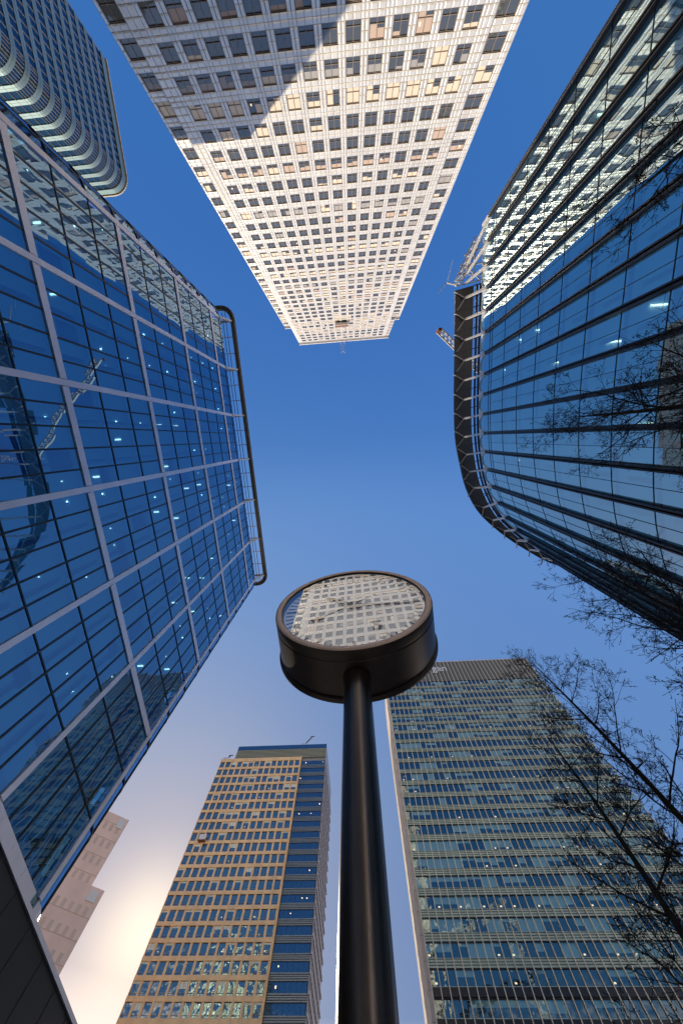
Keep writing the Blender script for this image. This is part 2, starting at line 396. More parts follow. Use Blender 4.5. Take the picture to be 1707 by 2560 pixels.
# window cleaning gear on the tower
t = thing('roof_crane', 'thin white forked cleaning jib reaching out over the top edge of the steel tower', 'maintenance jib')
m = MB(); m.bar((-1.1, TY - 2, 236.2), (-1.1, TY + 5.2, 237.4), .35, .45, 'white_paint'); m.build('jib', t)
m = MB(); m.bar((-1.1, TY + 5.2, 237.4), (-2.5, TY + 6.4, 237.6), .25, .3, 'white_paint'); m.bar((-1.1, TY + 5.2, 237.4), (.3, TY + 6.4, 237.6), .25, .3, 'white_paint'); m.build('spreader', t)
for sx in (-2.4, .2):
    m = MB(); m.tube([(sx, TY + 6.2, 237.5), (sx, TY + 1.4, 236.0), (sx, TY + 1.3, 199)], [.05] * 3, 'white_paint', 4); m.build('cable', t)
t = thing('cleaning_cradle', 'brown cleaning cradle hanging high on the steel tower just under its top', 'cradle')
m = MB(); m.box((-4.4, TY + .5, 196.6), (2.7, TY + 1.9, 197.0), 'white_paint'); m.build('platform', t)
m = MB(); m.box((-4.4, TY + 1.8, 197.0), (2.7, TY + 1.9, 199.6), 'cradle_red'); m.box((-4.4, TY + .5, 197.0), (-4.3, TY + 1.8, 199.0), 'cradle_red'); m.box((2.6, TY + .5, 197.0), (2.7, TY + 1.8, 199.0), 'cradle_red'); m.build('railing', t)
m = MB(); m.box((-4.5, TY + .3, 199.6), (2.8, TY + 1.95, 199.8), 'canopy_dark'); m.build('roof', t)

# ================================================================ left glass building
LX = -26.2
def left_building():
    t = thing('glass_office_block', 'blue glass office block on the left with a pale grey metal grid and rounded corners', 'office building')
    ys = [-26.8 + 9.995 * k for k in range(7)]       # heavy verticals
    zs = [19.9, 33.0, 46.2, 59.4, 72.6]               # heavy bands
    ztop = 78.0; R = 4.0
    yN, yS = ys[0], ys[-1]
    items = []
    fl = [33.0 + 4.4 * k for k in range(-3, 11)]
    rows = [(max(z, 18.85) if z > 19.9 or z < 19.7 else 18.85, min(z + 4.4, ztop)) for z in fl if z < ztop - .5]
    tr = MB()
    for i in range(6):
        for j in range(5):
            a = ys[i] + (ys[i + 1] - ys[i]) * j / 5; b = ys[i] + (ys[i + 1] - ys[i]) * (j + 1) / 5
            for z0, z1 in rows:
                pn = MB(); pn.poly([(LX, b, z0), (LX, a, z0), (LX, a, z1), (LX, b, z1)], 'blue_glass')
                items.append((pn.v[:], pn, {}))
            if j: tr.box((LX - .05, a - .085, 18.85), (LX + .06, a + .085, ztop), 'black_trim')
    for z0, z1 in rows[1:]:
        tr.box((LX - .05, yN, z0 - .06), (LX + .07, yS, z0 + .06), 'black_trim')
    # rounded corners
    def arc(sgn, yc, n=6):
        return [(LX - R + R * math.cos(a), yc + sgn * R * math.sin(a)) for a in [math.pi / 2 * i / n for i in range(n + 1)]]
    for sgn, yc in ((-1, yN), (1, yS)):
        pts = arc(sgn, yc, 4)
        for z0, z1 in rows:
            for (x0, y0), (x1, y1) in zip(pts[:-1], pts[1:]):
                pn = MB(); q = [(x0, y0, z0), (x1, y1, z0), (x1, y1, z1), (x0, y0, z1)]
                if sgn < 0: q = q[::-1]
                pn.poly(q, 'blue_glass'); items.append((pn.v[:], pn, {}))
        pf = arc(sgn, yc, 12)
        for z0, z1 in rows[1:]:
            for (x0, y0), (x1, y1) in zip(pf[:-1], pf[1:]):
                tr.bar((x0, y0, z0), (x1, y1, z0), .14, .12, 'black_trim')
        for x, y in pts[1:]:
            tr.bar((x, y, 18.9), (x, y, ztop), .10, .10, 'black_trim')
    split_windows(t, items, 'window')
    tr.build('transoms', t)
    gr = MB()
    for y in ys: gr.box((LX - .1, y - .28, 18.9), (LX + .16, y + .28, ztop), 'grey_metal')
    for z in zs[1:]:
        for a, b in zip(ys[:-1], ys[1:]):
            n = 2
            for i in range(n):
                u0 = a + .33 + (b - a - .66) * i / n; u1 = a + .33 + (b - a - .66) * (i + 1) / n
                gr.box((LX - .1, u0 + .008, z - .36), (LX + .14, u1 - .008, z + .36), 'grey_metal')
        for sgn, yc in ((-1, yN), (1, yS)):
            pf = arc(sgn, yc, 10)
            for (x0, y0), (x1, y1) in zip(pf[:-1], pf[1:]): gr.bar((x0, y0, z), (x1, y1, z), .10, .30, 'black_trim')
    gr.build('metal_grid', t)
    fa = MB()
    for i in range(24):
        a = -30 + i * 2.6; b = a + 2.58
        if b < 34: fa.box((LX - .1, a, 18.29), (LX + .10, b, 18.88), 'grey_metal')
    pf = arc(1, yS, 8)
    for (x0, y0), (x1, y1) in zip(pf[:-1], pf[1:]): fa.bar((x0, y0, 18.58), (x1, y1, 18.58), .2, .6, 'grey_metal')
    fa.build('fascia', t)
    rf = MB(); rf.box((LX - 40, yN - 3.8, ztop - .5), (LX - 3.9, yS + 3.8, ztop), 'grey_metal'); rf.box((LX - 4, yN, ztop - .5), (LX - .05, yS, ztop), 'grey_metal'); rf.build('roof', t)
    # rooms behind the glass
    inn = MB()
    for z in [19.9 + 4.4 * k for k in range(0, 14)]:
        if z > ztop - 1: continue
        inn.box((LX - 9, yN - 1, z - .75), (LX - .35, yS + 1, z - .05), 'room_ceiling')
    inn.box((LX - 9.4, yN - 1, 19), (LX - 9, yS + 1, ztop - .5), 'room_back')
    for y in ys[:-1]:
        for o in (3.2, 7.2):
            inn.box((LX - .75, y + o, 19), (LX - .38, y + o + .22, ztop - .6), 'room_column'); inn.box((LX - .75, y + o + .34, 19), (LX - .38, y + o + .40, ztop - .6), 'room_column')
    rb = random.Random(8)
    for z in [19.9 + 4.4 * k for k in range(0, 13)]:
        for i in range(30):
            y = yN + 2 * i
            if rb.random() < .16:
                h = rb.choice((1.2, 2.4, 3.6)); inn.box((LX - .50, y + .06, z + 3.62 - h), (LX - .46, y + 1.94, z + 3.62), 'blue_blind')
    inn.build('floors', t)
    lights = []
    rnd = random.Random(3)
    for zi, z in enumerate([24.3 + 4.4 * k for k in range(0, 13)]):
        if z > ztop: break
        for i in range(30):
            y = yN + 1.0 + 2 * i; r = rnd.random()
            if r > .30: continue
            m = MB()
            if r < .06: x = min(2.6, 2.6 / ((z - 1.6) / 26.2)); m.box((LX - x - .4, y, z - .82), (LX - x + .3, y + .16, z - .76), 'dim_lamp')
            else:
                x = LX - min(2.6, 2.3 / ((z - 1.6) / 26.2)); m.tube([(x, y, z - .85), (x, y, z - .76)], [.05, .05], rnd.choice(('ceiling_lamp', 'ceiling_lamp', 'dim_lamp', 'dim_lamp')), 8)
            lights.append((m.v[:4], m, {}))
    split_windows(t, lights, 'ceiling_light')
    bd = MB(); bd.box((LX - 42, yN - 2.5, 0), (LX - 9.5, yS + 2.5, ztop - .6), 'concrete')
    bd.box((LX - 9.5, yN - 3.4, 0), (LX - 4.2, yN - 3.2, ztop - .6), 'room_back'); bd.box((LX - 9.5, yS + 3.2, 0), (LX - 4.2, yS + 3.4, ztop - .6), 'room_back')
    bd.box((-66, -24.0, ztop - .6), (-36.2, yS, 102.0), 'concrete')  # unseen roof block, added and sized to cast the steel tower's shadow edge
    bd.build('core', t)
    # podium: dark glossy, runs on beyond the block
    pd = MB(); pd.box((LX - 14, yN - 12, 0), (LX + .02, 74, 18.0), 'black_trim'); 
    for k in range(28): pd.box((LX + .02, yN - 11 + k * 3.6, .5), (LX + .05, yN - 11 + k * 3.6 + .08, 17.9), 'dark_metal')
    for z_ in (4.4, 8.8, 13.4): pd.box((LX + .02, yN - 12, z_), (LX + .06, 74, z_ + .12), 'dark_metal')
    pd.build('podium', t)
    ed = MB(); ed.box((LX - .3, yN - 12, 18.0), (LX + .22, 74, 18.28), 'grey_metal'); ed.build('podium_trim', t)
    # roof eyebrow rail
    q_ = 1.067; zr = 82.6; X1 = -23.45 * q_; xa = LX * q_; yA = (yN - 1.9) * q_; yB = (yS + 1.3) * q_; rr = 2.4
    path = [(xa - .6, yA)]
    for i in range(9): a = math.pi / 2 * i / 8; path.append((X1 - rr + rr * math.sin(a), yA + rr - rr * math.cos(a)))
    for i in range(9): a = math.pi / 2 * i / 8; path.append((X1 - rr + rr * math.cos(a), yB - rr + rr * math.sin(a)))
    path.append((xa - .6, yB))
    ra = MB()
    for (x0, y0), (x1, y1) in zip(path[:-1], path[1:]):
        ra.bar((x0, y0, zr), (x1, y1, zr), .80, .5, 'eyebrow'); ra.bar((x0, y0, zr + .3), (x1, y1, zr + .3), 1.1, .09, 'bracket')
    ra.build('eyebrow_rail', t)
    for y in ys:
        b = MB(); yt = y * (1 + .067 * .5)
        c = [(LX + .12, y, 77.0), (X1 - .25, y * 1.03, zr - .35)]
        b.bar(c[0], c[1], .55, .30, 'bracket', up=(0, 1, 0)); b.bar((xa - 1.5, y * 1.03, zr - .1), (X1 - .3, y * 1.03, zr - .1), .40, .3, 'bracket')
        b.build('bracket', t)
    rods = MB()
    for x in (xa + .75, xa + 1.45): rods.bar((x, yA + 1, zr), (x, yB - 1, zr), .11, .11, 'dark_metal')
    for k in range(19):
        y = (yN + 3.33 * k) * 1.04; rods.bar((xa - .5, y, zr), (X1 - .3, y, zr), .16, .14, 'bracket')
    rods.build('rods', t)
left_building()

# ================================================================ right curved glass building
H = 70.0
def catmull(P, n=8):
    out = []
    P = [Vector(p) for p in P]; P = [P[0] * 2 - P[1]] + P + [P[-1] * 2 - P[-2]]
    for i in range(1, len(P) - 2):
        for k in range(n):
            t = k / n; a, b, c, d = P[i - 1], P[i], P[i + 1], P[i + 2]
            out.append(.5 * ((2 * b) + (c - a) * t + (2 * a - 5 * b + 4 * c - d) * t * t + (3 * b - a - 3 * c + d) * t ** 3))
    out.append(P[-2]); return out
def resample(pts, step, start=0.0):
    out = []; acc = start
    for a, b in zip(pts[:-1], pts[1:]):
        L = (b - a).length
        while acc <= L:
            out.append(a + (b - a) * (acc / L)); acc += step
        acc -= L
    return out
def right_building():
    t = thing('curved_glass_building', 'curved blue glass building on the right with dark vertical fins and a bracketed top canopy', 'office building')
    plan = catmull([(26, -35.2), (26, -24), (26, -12), (26.05, -3), (26.6, 4.5), (28.0, 11.2), (30.8, 17.6), (34.4, 21.8), (39.0, 26.2), (43.5, 29.6), (49, 32.6), (56, 35), (66, 36.6), (80, 37)], 16)
    pts = resample(plan, 1.8)
    n = len(pts)
    nor = []
    for i in range(n):
        d = (pts[min(i + 1, n - 1)] - pts[max(i - 1, 0)]).normalized(); nor.append(Vector((-d.y, d.x)))
    lev = [2.4 + 4.8 * k for k in range(0, 14)] + [65.8]
    items = []; fr = MB()
    for i in range(n - 1):
        a, b = pts[i], pts[i + 1]
        for z0, z1 in zip(lev[:-1], lev[1:]):
            if z0 < 12: continue
            pn = MB(); pn.poly([(b.x, b.y, z0), (a.x, a.y, z0), (a.x, a.y, z1), (b.x, b.y, z1)][::-1], 'teal_glass')
            items.append((pn.v[:], pn, {}))
    # arched heads: one arch over each pair of panes
    for i in range(0, n - 2, 2):
        pn = MB(); a, mpt, b = pts[i], pts[i + 1], pts[i + 2]; K = 10; top = []
        for k in range(K + 1):
            u = k / K; q = a.lerp(mpt, u * 2) if u <= .5 else mpt.lerp(b, u * 2 - 1)
            top.append((q.x, q.y, 65.8 + 4.0 * (1 - abs(2 * u - 1) ** 2.6) ** .5))
        for k in range(K):
            p0, p1 = top[k], top[k + 1]
            pn.poly([(p0[0], p0[1], 65.8), (p1[0], p1[1], 65.8), p1, p0], 'teal_glass')
            na = nor[i + 1] * .12
            fr.bar((p0[0] + na.x, p0[1] + na.y, p0[2]), (p1[0] + na.x, p1[1] + na.y, p1[2]), .14, .14, 'bracket')
        items.append(([(a.x, a.y, 65.8), (b.x, b.y, 65.8), (b.x, b.y, 69), (a.x, a.y, 69)], pn, {}))
    split_windows(t, items, 'window')
    # floor lines
    for z in lev[2:]:
        for i in range(n - 1):
            a = pts[i] + nor[i] * .02; b = pts[i + 1] + nor[i + 1] * .02
            fr.bar((a.x, a.y, z), (b.x, b.y, z), .05, .06, 'dark_metal')
    for i in range(1, n, 2):
        a = pts[i] + nor[i] * .02; fr.bar((a.x, a.y, 12), (a.x, a.y, 66), .045, .045, 'dark_metal', up=(nor[i].x, nor[i].y, 0))
    fr.build('glazing_bars', t)
    fins = []
    for i in range(0, n, 2):
        f = MB(); a = pts[i]; o = nor[i]; s = Vector((o.y, -o.x))
        for off, wd in ((-.17, .16), (.17, .16)):
            q = a + s * off; e = q + o * .42
            c = (q + e) / 2
            f.bar((c.x, c.y, 6), (c.x, c.y, 67.2), .42, wd, 'dark_metal', up=(s.x, s.y, 0))
        f.bar((a.x, a.y, 6), (a.x, a.y, 67.2), .12, .62, 'canopy_dark', up=(s.x, s.y, 0))
        f.build('vertical_fin', t)
    # rooms
    inn = MB()
    for z in lev[1:]:
        for i in range(n - 1):
            a0 = pts[i] - nor[i] * .5; b0 = pts[i + 1] - nor[i + 1] * .5; a1 = pts[i] - nor[i] * 7; b1 = pts[i + 1] - nor[i + 1] * 7
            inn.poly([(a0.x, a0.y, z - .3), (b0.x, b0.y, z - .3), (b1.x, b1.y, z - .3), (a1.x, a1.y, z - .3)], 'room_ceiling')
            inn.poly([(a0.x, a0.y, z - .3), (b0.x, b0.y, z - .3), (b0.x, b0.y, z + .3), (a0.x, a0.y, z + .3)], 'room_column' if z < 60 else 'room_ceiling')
    for i in range(n - 1):
        a1 = pts[i] - nor[i] * 7; b1 = pts[i + 1] - nor[i + 1] * 7
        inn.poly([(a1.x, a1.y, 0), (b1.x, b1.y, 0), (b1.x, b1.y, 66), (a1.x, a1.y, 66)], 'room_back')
    for i in range(1, n - 1, 2):
        a = pts[i] - nor[i] * 1.6; inn.tube([(a.x, a.y, 0), (a.x, a.y, 66)], [.30, .30], 'room_column', 8)
    inn.build('floors', t)
    rnd = random.Random(5)
    L = []
    for z in lev[2:]:
        for i in range(2, n - 1):
            if rnd.random() < .045:
                a = pts[i] - nor[i] * 2.2; b = a - nor[i] * 1.5
                m = MB(); m.bar((a.x, a.y, z - .42), (b.x, b.y, z - .42), .13, .1, 'dim_lamp'); L.append((m.v[:4], m, {}))
    split_windows(t, L, 'ceiling_light')
    # end wall and roof
    bd = MB(); bd.box((26.05, -35.4, 0), (70, -35.2, 68), 'grey_metal'); bd.box((34, -35, 0), (70, 14, 66), 'concrete')
    rp = [(p.x + .0, p.y) for p in pts]
    for i in range(n - 1):
        a, b = pts[i] - nor[i] * .3, pts[i + 1] - nor[i + 1] * .3
        bd.poly([(a.x, a.y, 66.2), (b.x, b.y, 66.2), (b.x, b.y, 70.6), (a.x, a.y, 70.6)], 'room_column')
        bd.poly([(a.x, a.y, 70.6), (b.x, b.y, 70.6), (75, -10, 70.6)], 'grey_metal')
    bd.build('roof', t)
    # edge coping up to the sharp north corner
    co = MB(); co.bar((25.9, -35.3, 6), (25.9, -35.3, 69.9), .35, .5, 'grey_metal'); co.build('corner_post', t)
    # canopy plates and brackets
    outer = catmull([(v[0] * 80, v[1] * 80) for v in ((.308, -.37), (.308, -.20), (.308, -.07), (.313, .03), (.331, .12), (.341, .16), (.361, .21), (.392, .26), (.441, .31), (.491, .352), (.535, .383), (.60, .425), (.68, .46), (.78, .49))], 16)
    o2 = resample(outer, 2.1)
    sc = 80 / 68.4; zc = 81.6
    gl = [p * sc for p in pts]                       # the glass line carried up to the canopy's height, seen from the square
    def nearest(p): return min(range(n), key=lambda i: (gl[i] - p).length)
    ca = MB()
    for a, b in zip(o2[:-1], o2[1:]):
        pa, pb = gl[nearest(a)], gl[nearest(b)]
        a2 = a.lerp(pa, .68); b2 = b.lerp(pb, .68)
        ca.poly([(a.x, a.y, zc), (b.x, b.y, zc), (b2.x, b2.y, zc), (a2.x, a2.y, zc)], 'canopy_dark')
        ca.poly([(a.x, a.y, zc + .45), (a2.x, a2.y, zc + .45), (b2.x, b2.y, zc + .45), (b.x, b.y, zc + .45)], 'canopy_dark')
        ca.poly([(a.x, a.y, zc), (a.x, a.y, zc + .45), (b.x, b.y, zc + .45), (b.x, b.y, zc)], 'black_trim')
        ca.poly([(a2.x, a2.y, zc), (b2.x, b2.y, zc), (b2.x, b2.y, zc + .45), (a2.x, a2.y, zc + .45)], 'black_trim')
        ca.bar((a.x, a.y, zc - .02), (a2.x, a2.y, zc - .02), .05, .05, 'black_trim')
        a3 = a.lerp(pa, .80); b3 = b.lerp(pb, .80); ca.bar((a3.x, a3.y, zc), (b3.x, b3.y, zc), .40, .3, 'black_trim')
        a3 = a.lerp(pa, .93); b3 = b.lerp(pb, .93); ca.bar((a3.x, a3.y, zc), (b3.x, b3.y, zc), .45, .3, 'black_trim')
        ca.bar((a2.x, a2.y, zc), (pa.x, pa.y, zc), .16, .16, 'black_trim')
    ca.build('canopy', t)
    for i in range(0, n, 2):
        g_ = gl[i]
        if pts[i].y > 28.5: break
        o = min(o2, key=lambda q: (q - (g_ + nor[i] * 5)).length)
        full = (o - g_); base = (pts[i].x + nor[i].x * .1, pts[i].y + nor[i].y * .1, 67.4); kn = g_ + full * .66; kn3 = (kn.x, kn.y, zc - .45)
        br = MB(); br.bar(base, kn3, .34, .38, 'bracket'); tang = Vector((-full.y, full.x)).normalized()
        if pts[i].y > -26:
            for sg in (-1, 1):
                e = g_ + full * .92 + tang * sg * 1.55; br.bar(kn3, (e.x, e.y, zc - .22), .20, .22, 'bracket')
                e2 = g_ + full * .99 + tang * sg * 1.85; br.bar((e.x, e.y, zc - .22), (e2.x, e2.y, zc - .15), .20, .22, 'bracket')
        br.build('bracket', t)
right_building()
# lattice helper
def lattice(m, p, q, w, segs, mname, th=.12):
    p = Vector(p); q = Vector(q); d = (q - p).normalized(); s = d.cross(Vector((0, 0, 1)))
    s = s.normalized() if s.length > .1 else Vector((1, 0, 0)); u = s.cross(d).normalized()
    cs = [s * w / 2 - u * w / 2, -s * w / 2 - u * w / 2, u * w / 2]
    for c in cs: m.bar(p + c, q + c, th, th, mname)
    for i in range(segs):
        a = p.lerp(q, i / segs); b = p.lerp(q, (i + .5) / segs); e = p.lerp(q, (i + 1) / segs)
        for k in range(3):
            c0, c1 = cs[k], cs[(k + 1) % 3]
            m.bar(a + c0, b + c1, th * .6, th * .6, mname); m.bar(b + c1, e + c0, th * .6, th * .6, mname)
t = thing('cleaning_machine', 'white lattice window cleaning machine at the end of the canopy on the curved building', 'maintenance crane')
SC = 1.17
def up_(x, y, z): return (x * SC, y * SC, 1.6 + (z - 1.6) * SC)
m = MB(); lattice(m, up_(21.4, -26.4, 70.2), up_(25.2, -33.6, 71.0), 1.5, 6, 'white_paint', .2); m.build('arm', t)
m = MB()
for a, b in (((21.2, -26.0, 69.9), (25.8, -26.6, 69.6)), ((21.4, -28, 70), (25.8, -27.4, 69.6)), ((22.0, -29.4, 70.4), (25.9, -29.2, 69.4)), ((22.8, -31.2, 70.6), (25.9, -31.6, 69.4)), ((22, -27, 70.2), (25.5, -30.5, 69.8)), ((22.8, -29.5, 70.2), (25.6, -26.6, 69.8)), ((25.8, -26, 69.6), (25.8, -33, 69.4)), ((24.2, -26.4, 69.8), (24.8, -33, 70.2))):
    m.bar(up_(*a), up_(*b), .2, .2, 'bracket')
m.build('frame', t)
m = MB(); m.tube([up_(21.4, -26.4, 70.4), up_(19.9, -27.2, 71.2)], [.2, .16], 'white_paint', 6); m.tube([up_(19.9, -27.2, 71.2), up_(18.4, -25.8, 71.6)], [.1, .08], 'white_paint', 6); m.tube([up_(19.9, -27.2, 71.2), up_(21.6, -31.8, 73.4)], [.08, .06], 'white_paint', 6); m.build('spreader', t)
t = thing('tower_crane', 'white lattice tower crane whose jib tip pokes out from behind the canopy on the right', 'crane')
m = MB(); s = 110
lattice(m, (.290 * s, -.302 * s, 1.106 * s + 1.6), (64, -.5, 121), 1.9, 26, 'white_paint', .34); m.build('jib', t)
m = MB(); lattice(m, (64, -.5, 0), (64, -.5, 124), 2.2, 40, 'white_paint', .3); m.build('mast', t)
m = MB(); m.box((.286 * s, -.306 * s, 1.10 * s), (.296 * s, -.297 * s, 1.118 * s + 1.6), 'cradle_red'); m.build('hook_block', t)

# ================================================================ curtain-wall bank tower, south side
def bank():
    Y = 118.45; x0, x1 = 10.6, 84.3; top = 153
    t = thing('bank_tower', 'broad green glass tower right of the clock post with white letters at its top', 'skyscraper')
    items = []; p = 4.0; nb = 38; dx = (x1 - x0) / nb; rnd = random.Random(11)
    sp = MB(); mu = MB(); zt = 139.2
    z = zt; k = 0; spans = []
    while z > 12:
        zb = z - p
        spans.append((zb, z)); z -= p
    for fi, (zb, ztp) in enumerate(spans):
        deep = ztp < 47.5 and fi % 2 == 0
        h = 2.25; w1 = ztp - .35; w0 = w1 - h
        run = 0; mode = 0
        mood = rnd.random()
        lastb = 0
        for i in range(nb):
            a = x0 + dx * i; b = a + dx
            pn = MB(); pn.poly([(a, Y, w0), (b, Y, w0), (b, Y, w1), (a, Y, w1)], 'bank_glass')
            bl = MB()
            if run <= 0: run = rnd.choice((1, 1, 2, 2, 3)); lastb = rnd.choice((.5, .9, 1.3, 1.6, h, h)) if rnd.random() < .30 + .35 * mood else 0
            run -= 1
            if lastb:
                hh = lastb
                bl.poly([(a, Y + .22, w1 - hh), (b, Y + .22, w1 - hh), (b, Y + .22, w1), (a, Y + .22, w1)], 'bank_blind')
            lt = MB()
            if rnd.random() < (.04, .40, .10, .0, .25)[fi % 5] * (1 if i % 2 == 0 else .15):
                lx = a + dx * rnd.uniform(.1, .5); lt.box((lx, Y + .20, w0 + .35), (lx + .50, Y + .24, w0 + .62), 'desk_lamp')
            items.append((pn.v[:], pn, {'blind': bl, 'ceiling_light': lt}))
        # spandrel with ribs
        sp.box((x0, Y - .02, zb - .35 + 0.0), (x1, Y + .3, w0), 'bank_spandrel') if fi < len(spans) - 1 else None
        for q in (.15, .6, 1.05, 1.5):
            sp.box((x0, Y - .12, w0 - q - .06), (x1, Y - .02, w0 - q), 'dark_metal')
        sp.box((x0, Y - .16, w1), (x1, Y - .02, w1 + .12), 'dark_metal')
    sp.build('spandrel', t)
    for zb in (48.4, 44.4):
        bnd = MB(); bnd.box((x0, Y - .3, zb - 1.3), (x1, Y - .17, zb), 'black_trim'); bnd.build('plant_band', t)
    split_windows(t, items, 'window')
    for i in range(nb + 1):
        a = x0 + dx * i
        mu.box((a - .09, Y - .42, 12), (a + .09, Y - .17, top), 'bank_mullion')
    mu.build('mullions', t)
    lv = MB()
    zz = zt
    while zz < top - .3:
        lv.box((x0, Y - .1, zz + .05), (x1, Y, zz + .45), 'bank_louver'); zz += .62
    lv.box((x0, Y + .02, zt), (x1, Y + .3, top - .1), 'room_back'); lv.box((x0 - .2, Y - .3, top - .5), (x1 + .1, Y + .4, top), 'grey_metal')
    lv.build('louvers', t)
    room = MB()
    for zb, ztp in spans:
        room.box((x0 + .1, Y + .32, ztp - .33), (x1 - .1, Y + 5, ztp - .25 + .3), 'room_back')
    room.box((x0 + .1, Y + 5, 0), (x1 - .1, Y + 5.2, zt), 'room_back'); room.build('floors', t)
    st = MB(); st.box((x0 - .9, Y - .2, 0), (x0 - .02, Y + 1.6, top - 3), 'limestone'); st.box((x0 - .6, Y + 1.62, 0), (x0 + .3, Y + 5.5, top - 3), 'limestone')
    for q in range(1, 36): st.box((x0 - .94, Y - .24, q * 4.0), (x0 - .02, Y + 1.6, q * 4.0 + .06), 'steel_seam')
    st.box((x0 - .3, Y + 5.52, 0), (x0 + .3, Y + 27, top - 3), 'limestone'); st.build('stone_edge', t)
    bd = MB(); bd.box((x0 + .3, Y + 5.3, 0), (x1, Y + 40, top - .3), 'concrete'); bd.build('core', t)
    # lettering: serif strokes modelled as flat raised letters
    cu = D.curves.new('lettering', 'FONT'); cu.body = 'J.P.Morgan'; cu.size = 5.6; cu.extrude = .15; cu.align_x = 'RIGHT'; cu.space_character = 1.0; cu.offset = .05
    lo = D.objects.new('tmp', cu); C.collection.objects.link(lo)
    dg = bpy.context.evaluated_depsgraph_get(); me = D.meshes.new_from_object(lo.evaluated_get(dg)); D.objects.remove(lo)
    me.materials.clear(); me.materials.append(MATS['letter_white'])
    o = D.objects.new('lettering', me); C.collection.objects.link(o); o.parent = t
    o.rotation_euler = (math.radians(90), 0, 0); o.location = (42.2, Y - .65, 145.4)
    t.location = (0, 0, 0)
bank()

# ================================================================ golden stone tower
def gold():
    Y = 174.3; x0, x1 = -84.3, -38.3; top = 150.1
    t = thing('stone_tower', 'golden stone tower with rows of windows and a dark glass side, left of the post', 'skyscraper')
    p = 4.234; wl = MB(); items = []; rnd = random.Random(4)
    z = 148.25
    body = MB(); body.box((x0 + .2, Y + .32, 0), (x1, Y + 38, top - .3), 'concrete'); body.build('core', t)
    xs = [-83.95 + 3.27 * k for k in range(14)]; ww = 2.42
    while z > 30:
        w1 = z; w0 = z - 3.1
        wl.box((x0, Y - .12, z), (x1, Y + .3, z + (p - 3.1)), 'gold_stone')
        edges = [x0] + sum([[a, a + ww] for a in xs], []) + [x1]
        for i in range(0, len(edges), 2):
            wl.box((edges[i], Y, w0), (edges[i + 1], Y + .3, w1), 'gold_stone')
            wl.box((edges[i] + .02, Y - .02, w0 - .06), (edges[i + 1] - .02, Y, w0), 'steel_seam')
        for a in xs:
            pn = MB(); pn.poly([(a, Y + .26, w0), (a + ww, Y + .26, w0), (a + ww, Y + .26, w1), (a, Y + .26, w1)], 'gold_glass')
            fr = MB()
            fr.box((a, Y + .16, w0 + .55), (a + ww, Y + .255, w0 + .66), 'tower_frame'); fr.box((a + ww / 2 - .03, Y + .19, w0 + .66), (a + ww / 2 + .03, Y + .25, w1), 'tower_frame')
            fr.box((a, Y + .1, w0), (a + ww, Y + .255, w0 + .12), 'tower_frame')
            bl = MB(); r = rnd.random()
            if r < .22:
                h = rnd.choice((.5, .5, .9, 1.6)); bl.poly([(a, Y + .245, w1 - h), (a + ww, Y + .245, w1 - h), (a + ww, Y + .245, w1), (a, Y + .245, w1)], 'bank_blind')
            lt = MB()
            if rnd.random() < .06:
                lx = a + rnd.uniform(.3, 1.6); lt.box((lx, Y + .2, w0 + 1.0), (lx + .25, Y + .24, w0 + 1.2), 'desk_lamp')
            items.append((pn.v[:], pn, {'frame': fr, 'blind': bl, 'ceiling_light': lt}))
        z -= p
    wl.box((x0, Y - .15, 149.4), (x1 + .1, Y + .6, top), 'gold_stone')
    wl.box((x1 - .1, Y - .5, 30), (x1 + .3, Y + .3, top), 'gold_stone')
    wl.box((x0 - .01, Y + .31, 30), (x0 + .2, Y + 38, top), 'gold_stone')
    wl.build('stone_front', t); split_windows(t, items, 'window')
    # dark glass shaft to the right
    sg = MB(); X0, X1 = x1 + .3, -24.6; Ys = Y + .8; it2 = []
    sg.box((X0, Ys + .3, 0), (X1 - .3, Y + 37, 150), 'concrete')
    z = 148.3
    while z > 30:
        for k in range(7):
            a = X0 + (X1 - X0) * k / 7; b = X0 + (X1 - X0) * (k + 1) / 7
            pn = MB(); pn.poly([(a, Ys, z - 2.3), (b - .06, Ys, z - 2.3), (b - .06, Ys, z), (a, Ys, z)], 'side_glass')
            lt = MB()
            if rnd.random() < .10: lt.box((a + .5, Ys - .03, z - rnd.uniform(.9, 1.6)), (a + .9, Ys - .01, z - .8), 'desk_lamp')
            it2.append((pn.v[:], pn, {'ceiling_light': lt}))
        for q in range(4):
            zz = z - 2.4 - q * .48
            sg.box((X0, Ys - .25 + .05 * (q % 2), zz - .30), (X1, Ys + .1, zz), 'side_metal')
            sg.box((X0, Ys - .1, zz - .46), (X1, Ys - .02, zz - .32), 'black_trim')
        z -= p
    sg.build('glass_side', t)
    split_windows(t, it2, 'side_window')
    # crown
    cr = MB(); cr.box((-76.8, Y + .9, 150.2), (-24.6, Y + 36, 158), 'side_metal')
    zz = 150.5
    while zz < 155.4: cr.box((-77, Y + .5, zz), (-24.5, Y + .88, zz + .4), 'crown_metal'); zz += .75
    cr.box((-77, Y + .6, 155.7), (-24.5, Y + .88, 158.2), 'side_glass'); cr.build('crown', t)
    # saw-tooth east face
    fn = MB(); z = 150
    fn.box((X1 - .3, Ys, 30), (X1 - .02, Y + 37, 150), 'side_metal')
    while z > 30:
        for k in range(12):
            ya = Y + 1 + 3.0 * k; fn.box((X1 - .02, ya, z - 3.1), (X1 + .35, ya + .45, z - .1), 'fin_white')
        fn.box((X1 - .02, Y + .9, z - p + .1), (X1 + .55, Y + 37, z - 3.2), 'fin_white'); z -= p
    fn.build('ribbed_side', t)
gold()
